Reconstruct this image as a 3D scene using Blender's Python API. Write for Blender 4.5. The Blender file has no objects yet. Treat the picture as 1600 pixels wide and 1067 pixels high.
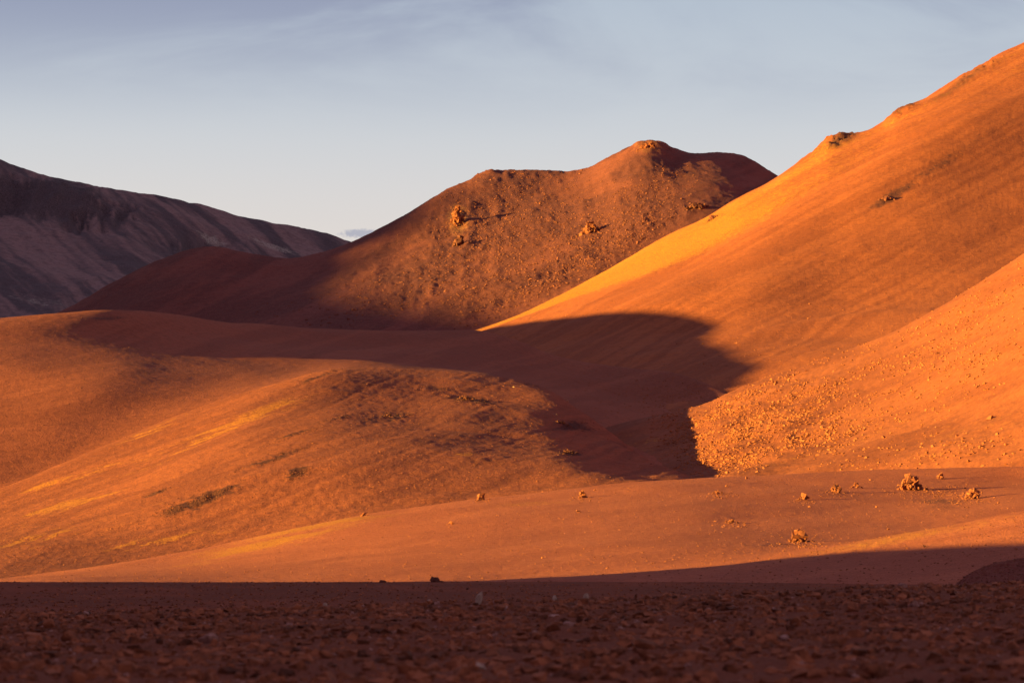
import bpy, math, random
import numpy as np

SCN = bpy.context.scene
COL = SCN.collection
rng = np.random.default_rng(7)
random.seed(7)

# ------------------------------------------------------------------ camera
FPX = 4444.0                      # focal length in photo pixels (100 mm on 36 mm)
PITCH = math.atan((880.0 - 533.5) / FPX)
cam_data = bpy.data.cameras.new('camera')
cam_data.lens = 100.0
cam_data.sensor_width = 36.0
cam_data.clip_start = 0.1
cam_data.clip_end = 60000.0
cam_data.dof.use_dof = True
cam_data.dof.focus_distance = 700.0
cam_data.dof.aperture_fstop = 3.0
cam = bpy.data.objects.new('camera', cam_data)
COL.objects.link(cam)
cam.location = (0, 0, 0)
cam.rotation_euler = (math.radians(90) + PITCH, 0, 0)
SCN.camera = cam

# ------------------------------------------------------------------ light
SUN_EL = math.radians(5.5)
SUN_BACK = math.radians(20.0)     # the sun stands left of the camera and a little behind it
TO_SUN = np.array([-math.cos(SUN_EL) * math.cos(SUN_BACK), -math.cos(SUN_EL) * math.sin(SUN_BACK), math.sin(SUN_EL)])
sun_data = bpy.data.lights.new('sun', 'SUN')
sun_data.energy = 5.0
sun_data.angle = math.radians(0.55)
sun_data.color = (1.0, 0.88, 0.17)
sun = bpy.data.objects.new('sun', sun_data)
COL.objects.link(sun)
from mathutils import Vector
sun.rotation_euler = Vector(TO_SUN).to_track_quat('Z', 'Y').to_euler()
sun.location = (-300, -60, 120)

world = bpy.data.worlds.new('World')
SCN.world = world
world.use_nodes = True


class NT:
    """short hand for building node trees"""
    def __init__(self, tree):
        self.t = tree
        tree.nodes.clear()

    def n(self, typ, ins=None, **props):
        nd = self.t.nodes.new(typ)
        for k, v in props.items():
            setattr(nd, k, v)
        for k, v in (ins or {}).items():
            sock = nd.inputs[k]
            if hasattr(v, 'is_output') or isinstance(v, bpy.types.NodeSocket):
                self.t.links.new(v, sock)
            else:
                sock.default_value = v
        return nd

    def math(self, op, a, b=0.0, c=0.0, clamp=False):
        nd = self.n('ShaderNodeMath', {0: a, 1: b, 2: c}, operation=op)
        nd.use_clamp = clamp
        return nd.outputs[0]

    def vmath(self, op, a, b=(0, 0, 0)):
        return self.n('ShaderNodeVectorMath', {0: a, 1: b}, operation=op).outputs[0]

    def mix(self, f, a, b, blend='MIX'):
        nd = self.n('ShaderNodeMix', data_type='RGBA', blend_type=blend)
        for i, v in ((0, f), (6, a), (7, b)):
            if isinstance(v, bpy.types.NodeSocket):
                self.t.links.new(v, nd.inputs[i])
            else:
                nd.inputs[i].default_value = v if i == 0 else (*v, 1.0)[:4]
        return nd.outputs[2]

    def ramp(self, f, lo, hi, a=0.0, b=1.0):
        return self.n('ShaderNodeMapRange', {0: f, 1: lo, 2: hi, 3: a, 4: b}, interpolation_type='SMOOTHSTEP').outputs[0]

    def noise(self, vec, scale, detail=4.0, rough=0.55, dist=0.0):
        return self.n('ShaderNodeTexNoise', {'Vector': vec, 'Scale': scale, 'Detail': detail, 'Roughness': rough, 'Distortion': dist}).outputs[0]


def build_world():
    k = NT(world.node_tree)
    sky = k.n('ShaderNodeTexSky')
    sky.sky_type = 'NISHITA'
    sky.sun_disc = False
    sky.sun_elevation = SUN_EL
    sky.sun_rotation = math.radians(270) - SUN_BACK
    sky.altitude = 4000
    sky.air_density = 1.0
    sky.dust_density = 0.6
    sky.ozone_density = 1.5
    d = k.n('ShaderNodeTexCoord').outputs['Generated']
    sep = k.n('ShaderNodeSeparateXYZ', {0: d})
    z = sep.outputs[2]
    base = k.mix(1.0, sky.outputs[0], SKY_TINT, 'MULTIPLY')
    # even mauve fill added over the whole sky to tint the shade
    base = k.mix(0.55, base, SKY_FILL)
    # pale haze low over the horizon, bluer above it
    grad = k.mix(k.ramp(z, 0.08, 0.17), SKY_LOW, SKY_MID)
    grad = k.mix(k.ramp(z, 0.125, 0.225), grad, SKY_TOP)
    base = k.mix(k.math('MULTIPLY', k.ramp(z, 0.55, 0.22), 0.9), base, grad)
    # wisps of grey blue cloud higher up
    v = k.vmath('ADD', k.vmath('MULTIPLY', d, (6.0, 6.0, 22.0)), (3.1, 0.0, 0.0))
    nz = k.noise(v, 1.0, 6.0, 0.56, 0.5)
    nz = k.math('ADD', nz, k.ramp(sep.outputs[0], 0.05, -0.14, 0.0, 0.16))
    hi = k.ramp(z, 0.145, 0.205)
    cl = k.math('MULTIPLY', k.ramp(nz, 0.38, 0.66), hi)
    base = k.mix(k.math('MULTIPLY', cl, 0.85), base, SKY_CLOUD)
    # one small far cloud resting behind the saddle of the mountains
    cx, cz = (563 - 800) / FPX, (880 - 368) / FPX
    ex = k.math('DIVIDE', k.math('SUBTRACT', sep.outputs[0], cx), 0.0065)
    ez = k.math('DIVIDE', k.math('SUBTRACT', z, cz), 0.0016)
    rr = k.math('ADD', k.math('MULTIPLY', ex, ex), k.math('MULTIPLY', ez, ez))
    n2 = k.noise(k.vmath('MULTIPLY', d, (1, 1, 1)), 420.0, 4.0, 0.6)
    m = k.ramp(k.math('ADD', rr, k.math('MULTIPLY', k.math('SUBTRACT', n2, 0.5), 4.0)), 1.6, 0.2)
    m = k.math('MULTIPLY', m, k.ramp(sep.outputs[1], 0.0, 0.2))
    base = k.mix(k.math('MULTIPLY', m, 0.6), base, SKY_CLOUD)
    bg = k.n('ShaderNodeBackground', {'Color': base, 'Strength': SKY_STRENGTH})
    out = k.n('ShaderNodeOutputWorld')
    k.t.links.new(bg.outputs[0], out.inputs[0])


SKY_STRENGTH = 0.07
SKY_LOW = (2.75, 2.44, 2.20)
SKY_MID = (2.18, 2.30, 2.40)
SKY_TOP = (1.44, 1.74, 2.12)
SKY_CLOUD = (0.92, 1.03, 1.48)
SKY_FILL = (1.18, 0.86, 1.00)
SKY_TINT = (1.12, 0.78, 0.58)
build_world()

SCN.view_settings.view_transform = 'Standard'
SCN.view_settings.look = 'None'
SCN.view_settings.exposure = 2.1
SCN.view_settings.gamma = 1.0
SCN.view_settings.use_curve_mapping = False
SCN.cycles.max_bounces = 4
SCN.cycles.diffuse_bounces = 2
SCN.cycles.use_denoising = True

# ------------------------------------------------------------------ numbers
CP, SP = math.cos(PITCH), math.sin(PITCH)


def ray(px, py):
    a = (np.asarray(px, float) - 800.0) / FPX
    b = (533.5 - np.asarray(py, float)) / FPX
    yy = CP - b * SP
    zz = SP + b * CP
    return a / yy, zz / yy         # per metre of depth along +Y


def project(P):
    x, y, z = P[..., 0], P[..., 1], P[..., 2]
    dep = y * CP + z * SP
    return 800.0 + FPX * x / dep, 533.5 - FPX * (z * CP - y * SP) / dep


def _hash(ix, iy, seed):
    h = (ix.astype(np.int64) * 374761393 + iy.astype(np.int64) * 668265263 + seed * 1442695041) & 0xFFFFFFFF
    h = ((h ^ (h >> 13)) * 1274126177) & 0xFFFFFFFF
    h = (h ^ (h >> 16)) & 0xFFFFFFFF
    return h.astype(np.float64) / 2147483647.5 - 1.0


def vnoise(x, y, seed):
    ix, iy = np.floor(x), np.floor(y)
    fx, fy = x - ix, y - iy
    ix, iy = ix.astype(np.int64), iy.astype(np.int64)
    ux, uy = fx * fx * fx * (fx * (fx * 6 - 15) + 10), fy * fy * fy * (fy * (fy * 6 - 15) + 10)
    a, b = _hash(ix, iy, seed), _hash(ix + 1, iy, seed)
    c, d = _hash(ix, iy + 1, seed), _hash(ix + 1, iy + 1, seed)
    return (a * (1 - ux) + b * ux) * (1 - uy) + (c * (1 - ux) + d * ux) * uy


def fbm(x, y, octv, seed, gain=0.5, lac=2.07):
    s, amp, tot = 0.0, 1.0, 0.0
    ca, sa = math.cos(0.6), math.sin(0.6)
    for o in range(octv):
        s = s + amp * vnoise(x, y, seed + o * 17)
        tot += amp
        amp *= gain
        x, y = (x * ca - y * sa) * lac + 11.3, (x * sa + y * ca) * lac - 7.1
    return s / tot


def ridged(x, y, octv, seed):
    s, amp = 0.0, 1.0
    for o in range(octv):
        s = s + amp * (1 - np.abs(vnoise(x, y, seed + o * 31)) * 2)
        amp *= 0.5
        x, y = x * 2.1 + 3.7, y * 2.1 - 9.2
    return s / 2.0


def pchip_slopes(X, Y):
    """Fritsch-Carlson slopes along axis 0 for increasing X."""
    h = np.diff(X, axis=0)
    dl = np.diff(Y, axis=0) / h
    m = np.zeros_like(Y)
    m[0], m[-1] = dl[0], dl[-1]
    same = dl[:-1] * dl[1:] > 0
    w1, w2 = 2 * h[1:] + h[:-1], h[1:] + 2 * h[:-1]
    with np.errstate(divide='ignore', invalid='ignore'):
        hm = (w1 + w2) / (w1 / dl[:-1] + w2 / dl[1:])
    m[1:-1] = np.where(same, hm, 0.0)
    return m


def hermite(X, Y, m, k, x):
    """value of the spline in interval k at x (all per column)"""
    h = X[k + 1] - X[k]
    t = (x - X[k]) / h
    t2, t3 = t * t, t * t * t
    return (2 * t3 - 3 * t2 + 1) * Y[k] + (t3 - 2 * t2 + t) * h * m[k] + (-2 * t3 + 3 * t2) * Y[k + 1] + (t3 - t2) * h * m[k + 1]


def curve(xs, pts, col, blur):
    P = np.array([(p[0], p[col]) for p in pts], float)
    X, Y = P[:, 0], P[:, 1]
    m = pchip_slopes(X, Y)
    k = np.clip(np.searchsorted(X, xs) - 1, 0, len(X) - 2)
    xc = np.clip(xs, X[0], X[-1])
    v = hermite(X, Y, m, k, xc)
    v = v + np.where(xs < X[0], (xs - X[0]) * m[0], 0) + np.where(xs > X[-1], (xs - X[-1]) * m[-1], 0)
    if blur > 0:
        step = xs[1] - xs[0]
        r = max(1, int(3 * blur / step))
        kx = np.exp(-0.5 * (np.arange(-r, r + 1) * step / blur) ** 2)
        kx /= kx.sum()
        ve = np.concatenate([v[0] + (v[0] - v[r:0:-1]), v, v[-1] + (v[-1] - v[-2:-r - 2:-1])])
        v = np.convolve(ve, kx, mode='valid')
    return v


LAYERS = {}


def add_mesh(name, V, F, mat=None, smooth=False, attrs=None, parent=None):
    """V (n,3), F (m,k) faces all with k corners"""
    me = bpy.data.meshes.new(name)
    V = np.ascontiguousarray(V, np.float32)
    F = np.ascontiguousarray(F, np.int32)
    k = F.shape[1]
    me.vertices.add(len(V))
    me.vertices.foreach_set('co', V.ravel())
    me.loops.add(F.size)
    me.loops.foreach_set('vertex_index', F.ravel())
    me.polygons.add(len(F))
    me.polygons.foreach_set('loop_start', np.arange(0, F.size, k, dtype=np.int32))
    me.polygons.foreach_set('use_smooth', np.full(len(F), smooth))
    me.update(calc_edges=True)
    for an, av in (attrs or {}).items():
        at = me.attributes.new(an, 'FLOAT', 'POINT')
        at.data.foreach_set('value', np.ascontiguousarray(av, np.float32).ravel())
    if mat:
        me.materials.append(mat)
    if name is None:
        return me
    ob = bpy.data.objects.new(name, me)
    COL.objects.link(ob)
    ob.parent = parent
    return ob


def bands(px, py, ang, along, across, seed):
    """long thin bands running down a slope, 0..1"""
    a = math.radians(ang)
    u, v = px * math.cos(a) - py * math.sin(a), px * math.sin(a) + py * math.cos(a)
    v = v + 9.0 * fbm(u * 0.004, v * 0.01, 3, seed + 7)
    return np.clip(0.5 + 0.75 * fbm(u / along, v / across, 5, seed, gain=0.6), 0, 1)


def hill(name, rows, back, nseg, relief, mat, blur=14, ridge_blur=5, x0=-520, x1=2120, nx=620, attrs=None, ys=None, streak=None):
    """A hill as a height field over (bearing, distance). rows run from the crest to the foot, each [(px, py, distance)],
    back = [(extra distance, drop in metres)] behind the crest, nseg = samples per interval."""
    xs = np.linspace(x0, x1, nx)
    Yr, Er = [], []
    for i, r in enumerate(rows):
        b = ridge_blur if i == 0 else blur
        py, Y = curve(xs, r, 1, b), curve(xs, r, 2, max(blur, 30))
        if ys:
            Y = Y * ys(xs)
        Yr.append(Y)
        Er.append(ray(xs, py)[1])
    ax = ray(xs, 500.0)[0]
    Yr, Er = np.array(Yr), np.array(Er)
    for i in range(1, len(Yr)):
        Yr[i] = np.minimum(Yr[i], Yr[i - 1] - 4.0)
    zr = Yr * Er
    target = Er[0].copy()
    nb = len(back)
    zc = zr[0].copy()
    for it in range(6):
        Yall = np.concatenate([[Yr[0] + d for d, _ in back[::-1]], Yr]) if nb else Yr
        zall = np.concatenate([[zc - h for _, h in back[::-1]], [zc], zr[1:]]) if nb else np.concatenate([[zc], zr[1:]])
        X, Z = Yall[::-1], zall[::-1]
        m = pchip_slopes(X, Z)
        segs = list(nseg)
        YY, ZZ, TT = [], [], []
        nint = len(X) - 1
        for k in range(nint - 1, -1, -1):           # from the back to the foot
            n = segs[nint - 1 - k]
            for q in range(n + (1 if k == 0 else 0)):
                x = X[k + 1] + (X[k] - X[k + 1]) * (q / n)
                YY.append(x)
                ZZ.append(hermite(X, Z, m, k, x))
                TT.append(nint - 1 - k + q / n - nb)
        YY, ZZ, TT = np.array(YY), np.array(ZZ), np.array(TT)
        if it < 5:
            act = (ZZ / YY).max(0)
            act = np.where(np.isfinite(act), act, target)
            zc = zc + (target - act) * Yr[0] * 0.8
    P = np.stack([ax[None, :] * YY, YY, ZZ], -1)
    px, py = project(P)
    T = np.repeat(TT[:, None], len(xs), 1)
    A = {}
    if attrs:
        A = attrs(px, py, P, T)
    if streak:
        A['streak'] = bands(px, py, *streak)
    P[..., 2] += relief(P[..., 0], P[..., 1], px, py, T, A)
    nr, nc = P.shape[:2]
    idx = np.arange(nr * nc).reshape(nr, nc)
    F = np.stack([idx[:-1, :-1], idx[1:, :-1], idx[1:, 1:], idx[:-1, 1:]], -1).reshape(-1, 4)
    ob = add_mesh(name, P.reshape(-1, 3), F, mat, True, {k: v for k, v in A.items()})
    ob['kind'] = 'structure'
    px, py = project(P)
    LAYERS[name] = dict(P=P, px=px, py=py, T=T, A=A)
    return ob


def patch(px, py, cx, cy, rx, ry, ang=0.0):
    """soft ellipse on the ground as it is seen from the photo's position, 1 in the middle"""
    a = math.radians(ang)
    dx, dy = px - cx, py - cy
    u, v = dx * math.cos(a) - dy * math.sin(a), dx * math.sin(a) + dy * math.cos(a)
    return np.clip(1.25 - np.sqrt((u / rx) ** 2 + (v / ry) ** 2), 0, 1)


# ------------------------------------------------------------------ materials
def soil(name, a, b, rock, straw_glow=(0.43, 0.138, 0.014), streak=(0.004, 0.03), streak_ang=0.0, grain=1.0, bump=0.5, speck=0.35, bump_d=None, big=0.006):
    """dry volcanic soil: a/b the two tints of the sand, rock the tint where rubble lies (attribute), straw where dry tufts grow and where golden sunlight is painted in"""
    red = lambda c: (c[0] * 1.04, c[1] * 0.66, c[2] * 0.72)
    a, b, rock = red(a), red(b), red(rock)
    m = bpy.data.materials.new(name)
    m.use_nodes = True
    k = NT(m.node_tree)
    pos = k.n('ShaderNodeNewGeometry').outputs['Position']
    rot = k.n('ShaderNodeVectorRotate', {'Vector': pos, 'Angle': streak_ang}, rotation_type='Z_AXIS').outputs[0]
    st = k.vmath('MULTIPLY', rot, (streak[0], streak[1], 0.0))
    n_st = k.noise(st, 1.0, 6.0, 0.62, 0.5)
    n_big = k.noise(pos, big, 4.0, 0.55)
    n_mid = k.noise(pos, 0.30 * grain, 4.0, 0.62)
    n_fine = k.noise(pos, 1.3 * grain, 3.0, 0.7)
    sk = k.n('ShaderNodeAttribute', attribute_name='streak').outputs['Fac']
    f = k.math('ADD', k.math('ADD', k.math('MULTIPLY', n_st, 0.25), k.math('MULTIPLY', n_big, 0.25)), k.math('MULTIPLY', sk, 0.5))
    c = k.mix(k.ramp(f, 0.38, 0.62), a, b)
    # scattered darker grit and pale chips
    dark = tuple(x * 0.55 for x in a)
    pale = tuple(min(1, x * 1.7 + 0.02) for x in b)
    c = k.mix(k.math('MULTIPLY', k.ramp(n_fine, 0.56, 0.72), speck), c, pale)
    c = k.mix(k.math('MULTIPLY', k.ramp(n_fine, 0.46, 0.30), speck * 1.3), c, dark)
    c = k.mix(k.math('MULTIPLY', k.ramp(n_mid, 0.55, 0.36), 0.35), c, dark)
    ru = k.n('ShaderNodeAttribute', attribute_name='rubble').outputs['Fac']
    rc = k.mix(k.ramp(n_fine, 0.35, 0.65), tuple(x * 0.6 for x in rock), tuple(x * 1.35 for x in rock))
    rf = k.ramp(k.math('ADD', ru, k.math('MULTIPLY', k.math('SUBTRACT', n_mid, 0.5), 0.9)), 0.25, 0.6)
    c = k.mix(rf, c, rc)
    sa = k.n('ShaderNodeAttribute', attribute_name='straw_glow').outputs['Fac']
    sf = k.ramp(k.math('ADD', sa, k.math('MULTIPLY', k.math('SUBTRACT', n_mid, 0.5), 1.2)), 0.3, 0.8)
    sf = k.math('MULTIPLY', sf, k.ramp(n_fine, 0.36, 0.6))
    c = k.mix(sf, c, straw_glow)
    h = k.math('ADD', k.math('MULTIPLY', n_mid, 0.50 / grain), k.math('MULTIPLY', n_fine, 0.50 / grain))
    bp = k.n('ShaderNodeBump', {'Strength': bump, 'Distance': bump_d if bump_d else 1.0, 'Height': h})
    bs = k.n('ShaderNodeBsdfPrincipled', {'Base Color': c, 'Roughness': 0.95, 'Normal': bp.outputs[0]})
    bs.inputs['Specular IOR Level'].default_value = 0.1
    out = k.n('ShaderNodeOutputMaterial')
    k.t.links.new(bs.outputs[0], out.inputs[0])
    return m


def rock_mat(name, a, b, scale=2.0):
    a, b = [(c[0], c[1] * 0.74, c[2] * 0.80) for c in (a, b)]
    m = bpy.data.materials.new(name)
    m.use_nodes = True
    k = NT(m.node_tree)
    pos = k.n('ShaderNodeNewGeometry').outputs['Position']
    n1 = k.noise(pos, scale, 4.0, 0.65)
    n2 = k.noise(pos, scale * 0.13, 2.0, 0.5)
    c = k.mix(k.ramp(k.math('ADD', k.math('MULTIPLY', n1, 0.6), k.math('MULTIPLY', n2, 0.5)), 0.38, 0.72), a, b)
    bp = k.n('ShaderNodeBump', {'Strength': 0.6, 'Distance': 0.3 / scale, 'Height': n1})
    bs = k.n('ShaderNodeBsdfPrincipled', {'Base Color': c, 'Roughness': 0.92, 'Normal': bp.outputs[0]})
    bs.inputs['Specular IOR Level'].default_value = 0.15
    out = k.n('ShaderNodeOutputMaterial')
    k.t.links.new(bs.outputs[0], out.inputs[0])
    return m


RUST = (0.225, 0.072, 0.038)
RUST2 = (0.275, 0.092, 0.047)
M_far = soil('haze_violet_rock', (0.092, 0.078, 0.084), (0.235, 0.175, 0.160), (0.084, 0.070, 0.074), straw_glow=(0.36, 0.24, 0.21), streak=(0.002, 0.007), streak_ang=0.9, grain=0.3, bump=0.5, big=0.002)  # violet of the distance haze is put into the rock colour
M_mid = soil('red_brown_scree', (0.128, 0.044, 0.035), (0.188, 0.065, 0.047), (0.115, 0.041, 0.036), straw_glow=(0.30, 0.10, 0.04), streak=(0.003, 0.012), streak_ang=0.7, grain=0.55, bump=0.8, speck=0.6, big=0.003)
M_right = soil('orange_slope_sand', (0.250, 0.078, 0.030), (0.325, 0.108, 0.039), (0.12, 0.046, 0.030), straw_glow=(0.43, 0.138, 0.014), streak=(0.004, 0.030), streak_ang=0.10, grain=1.0, bump=0.65, speck=0.45)
M_dome = soil('rust_dune_sand', RUST, RUST2, (0.12, 0.046, 0.032), streak=(0.006, 0.02), streak_ang=0.3, grain=1.3, bump=0.55, speck=0.45)
M_hump = soil('rust_stony_sand', (0.195, 0.062, 0.032), (0.265, 0.088, 0.040), (0.085, 0.032, 0.025), straw_glow=(0.42, 0.120, 0.018), streak=(0.006, 0.045), streak_ang=0.12, grain=1.6, bump=0.75, speck=0.65)
M_spur = soil('bright_rubble_sand', (0.195, 0.063, 0.030), (0.255, 0.088, 0.039), (0.17, 0.066, 0.040), streak=(0.008, 0.02), streak_ang=0.3, grain=1.7, bump=0.4, speck=0.4)
M_tongue = soil('salmon_sand', (0.305, 0.100, 0.052), (0.360, 0.124, 0.062), (0.15, 0.058, 0.042), straw_glow=(0.43, 0.138, 0.014), streak=(0.010, 0.05), streak_ang=0.2, grain=3.5, bump=0.85, speck=0.75)
M_plain = soil('dark_gravel_plain', (0.15, 0.036, 0.013), (0.21, 0.052, 0.019), (0.09, 0.025, 0.010), streak=(0.03, 0.05), grain=9.0, bump=0.6, speck=0.7, big=0.05)
M_near = soil('dark_stony_ground', (0.170, 0.048, 0.019), (0.255, 0.078, 0.033), (0.11, 0.033, 0.015), streak=(0.3, 0.3), grain=22.0, bump=0.8, speck=0.8, bump_d=1.0, big=0.4)
M_mound = soil('dark_red_rubble', (0.17, 0.042, 0.026), (0.23, 0.062, 0.038), (0.10, 0.035, 0.026), streak=(0.05, 0.05), grain=7.0, bump=0.9, speck=0.7, big=0.05)
M_base = soil('desert_floor_sand', (0.18, 0.070, 0.042), (0.23, 0.095, 0.055), (0.1, 0.05, 0.04), grain=0.3, bump=0.2)

zero = lambda px: np.zeros_like(px)
NZ = lambda n: [n]


def smooth01(x, lo, hi):
    t = np.clip((x - lo) / (hi - lo), 0, 1)
    return t * t * (3 - 2 * t)


# ------------------------------------------------------------------ terrain, far to near
BASE_R = 30000.0
bv = [(0, 0, -6.0)] + [(r * math.cos(i * math.pi / 24), r * math.sin(i * math.pi / 24), -6.0 - r * 0.0004) for r in (600, 3000, 10000, BASE_R) for i in range(48)]
bf = []
for i in range(48):
    j = (i + 1) % 48
    bf.append((0, 1 + i, 1 + j, 0))
    for q in range(3):
        bf.append((1 + q * 48 + i, 1 + (q + 1) * 48 + i, 1 + (q + 1) * 48 + j, 1 + q * 48 + j))
me = bpy.data.meshes.new('desert_floor')
me.from_pydata(bv, [], [f if f[0] else f[:3] for f in bf])
me.materials.append(M_base)
ob = bpy.data.objects.new('desert_floor', me)
COL.objects.link(ob)
ob['kind'] = 'structure'


def at_far(px, py, P, T):
    cl = patch(px, py, 60, 310, 170, 42, -8) + 0.7 * patch(px, py, 300, 385, 60, 16, 0)
    return {'rubble': np.clip(cl * (0.35 + 1.3 * bands(px, py, 78, 60, 5, 815)), 0, 1), 'straw_glow': np.clip(0.7 * patch(px, py, 430, 388, 60, 7, -14) + 0.7 * patch(px, py, 330, 372, 40, 6, -20) + 0.5 * patch(px, py, 60, 470, 80, 10, -15), 0, 1)}


def rel_far(x, y, px, py, T, A):
    cl = np.clip(A['rubble'], 0, 1)
    gul = ridged(x * 0.012 + 0.15 * fbm(x * .02, y * .02, 3, 5), y * 0.0016, 3, 71)
    return 9 * fbm(x * 0.004, y * 0.004, 5, 3) + 3.0 * fbm(x * 0.03, y * 0.03, 4, 8) + cl * 26 * (gul - 0.75) * smooth01(T, 0.1, 0.5) + 8 * gul * smooth01(T, 0.6, 1.6)


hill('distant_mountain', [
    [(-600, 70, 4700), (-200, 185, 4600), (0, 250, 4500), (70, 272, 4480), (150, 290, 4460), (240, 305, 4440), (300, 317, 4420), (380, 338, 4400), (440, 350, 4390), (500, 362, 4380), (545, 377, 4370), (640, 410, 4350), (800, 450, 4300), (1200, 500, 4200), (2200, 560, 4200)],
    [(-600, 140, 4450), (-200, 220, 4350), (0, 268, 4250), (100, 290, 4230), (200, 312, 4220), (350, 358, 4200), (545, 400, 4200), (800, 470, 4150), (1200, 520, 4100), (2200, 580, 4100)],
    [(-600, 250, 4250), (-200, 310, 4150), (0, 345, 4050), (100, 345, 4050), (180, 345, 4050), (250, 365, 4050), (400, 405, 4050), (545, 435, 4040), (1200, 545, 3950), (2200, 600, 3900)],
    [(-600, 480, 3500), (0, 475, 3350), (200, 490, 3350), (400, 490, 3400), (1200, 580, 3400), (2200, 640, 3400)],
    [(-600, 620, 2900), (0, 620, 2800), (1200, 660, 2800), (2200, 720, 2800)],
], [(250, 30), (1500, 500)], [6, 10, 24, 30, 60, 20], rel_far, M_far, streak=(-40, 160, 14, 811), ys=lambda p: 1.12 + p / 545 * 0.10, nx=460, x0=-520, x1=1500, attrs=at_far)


def at_mid(px, py, P, T):
    r = fbm(P[..., 0] * 0.008, P[..., 1] * 0.008, 4, 41)
    ru = 0.9 * patch(px, py, 760, 360, 190, 95, 25) + 0.8 * patch(px, py, 960, 350, 140, 60, 35) + patch(px, py, 1060, 335, 80, 9, 24) + patch(px, py, 880, 420, 170, 14, 28) + 0.6 * patch(px, py, 600, 470, 150, 40, 20)
    ru += patch(px, py, 925, 362, 36, 20, 20) + patch(px, py, 990, 255, 60, 30, 0)
    return {'rubble': np.clip(ru * 0.6 + r * 0.5, 0, 1), 'straw_glow': np.clip(0.8 * patch(px, py, 716, 345, 24, 34, 0) + 0.6 * patch(px, py, 1015, 232, 40, 12, 0), 0, 1)}


def rel_mid(x, y, px, py, T, A):
    ru = A['rubble']
    g = 5 * fbm(x * 0.006, y * 0.006, 4, 13) * (0.4 + 0.6 * smooth01(px, 500, 800))
    oc = patch(px, py, 718, 345, 26, 42, 0) * 3.5 * np.clip(fbm(x * 0.05, y * 0.05, 3, 5) + 0.5, 0, 2)
    return g + (0.55 + 1.7 * ru) * fbm(x * 0.14, y * 0.14, 3, 23, gain=0.75) + 2.4 * (0.3 + ru) * ridged(x * 0.035, y * 0.012, 4, 29) + oc + 9 * patch(px, py, 1010, 230, 60, 12, 0) * np.abs(fbm(x * 0.03, y * 0.03, 4, 27)) + 5 * patch(px, py, 760, 274, 90, 8, 0) * np.abs(fbm(x * 0.04, y * 0.04, 4, 28))


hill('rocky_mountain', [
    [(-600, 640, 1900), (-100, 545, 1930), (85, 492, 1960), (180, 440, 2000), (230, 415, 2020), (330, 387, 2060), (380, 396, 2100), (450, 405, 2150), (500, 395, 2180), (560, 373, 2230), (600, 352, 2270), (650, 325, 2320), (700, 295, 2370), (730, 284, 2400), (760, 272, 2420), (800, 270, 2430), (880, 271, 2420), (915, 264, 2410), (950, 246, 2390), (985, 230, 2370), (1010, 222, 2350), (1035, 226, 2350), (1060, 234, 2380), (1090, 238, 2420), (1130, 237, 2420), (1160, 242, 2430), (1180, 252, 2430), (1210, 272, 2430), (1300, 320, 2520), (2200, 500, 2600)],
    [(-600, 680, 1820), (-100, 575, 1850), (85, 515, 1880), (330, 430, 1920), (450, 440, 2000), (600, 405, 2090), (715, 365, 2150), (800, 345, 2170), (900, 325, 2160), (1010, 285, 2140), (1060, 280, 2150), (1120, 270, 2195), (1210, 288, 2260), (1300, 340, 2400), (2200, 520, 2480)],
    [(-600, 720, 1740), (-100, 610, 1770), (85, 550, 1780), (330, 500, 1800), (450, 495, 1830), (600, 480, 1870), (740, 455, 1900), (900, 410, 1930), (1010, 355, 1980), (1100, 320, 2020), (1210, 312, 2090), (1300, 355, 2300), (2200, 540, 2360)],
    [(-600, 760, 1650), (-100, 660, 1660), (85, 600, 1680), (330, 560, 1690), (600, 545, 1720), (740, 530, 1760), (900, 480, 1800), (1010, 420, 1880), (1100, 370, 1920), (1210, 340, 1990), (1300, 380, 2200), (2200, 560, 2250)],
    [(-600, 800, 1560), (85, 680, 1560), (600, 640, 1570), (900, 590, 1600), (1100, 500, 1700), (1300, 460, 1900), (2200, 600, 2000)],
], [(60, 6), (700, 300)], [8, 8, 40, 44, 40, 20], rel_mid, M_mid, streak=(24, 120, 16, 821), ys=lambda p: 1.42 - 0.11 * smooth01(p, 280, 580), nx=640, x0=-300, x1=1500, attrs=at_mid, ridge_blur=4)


def at_right(px, py, P, T):
    r = fbm(P[..., 0] * 0.010, P[..., 1] * 0.03, 4, 61)
    ru = 0.9 * patch(px, py, 1310, 222, 50, 9, 30) + 0.8 * patch(px, py, 1410, 170, 40, 7, 30) + 0.9 * patch(px, py, 1120, 338, 40, 7, 25) + 0.7 * patch(px, py, 1500, 130, 80, 10, 32) + 0.5 * patch(px, py, 1450, 270, 140, 14, 32) + 0.5 * patch(px, py, 1390, 310, 40, 8, 30)
    ru += 0.35 * patch(px, py, 1160, 360, 90, 3, 26)
    st = 0.42 + 0.45 * bands(px, py, 27, 240, 9, 90) + 0.7 * patch(px, py, 960, 440, 280, 34, 28)  # dry grass, plus a golden glow painted on the sunlit upper face
    st = st * smooth01(T, 1.25, 0.75) * smooth01(T, 0.0, 0.5) * (0.5 + 0.5 * smooth01(px, 1500, 950))
    ru = ru * 0.75
    return {'rubble': np.clip(ru + r * 0.25, 0, 1), 'straw_glow': np.clip(st, 0, 1)}


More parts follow.
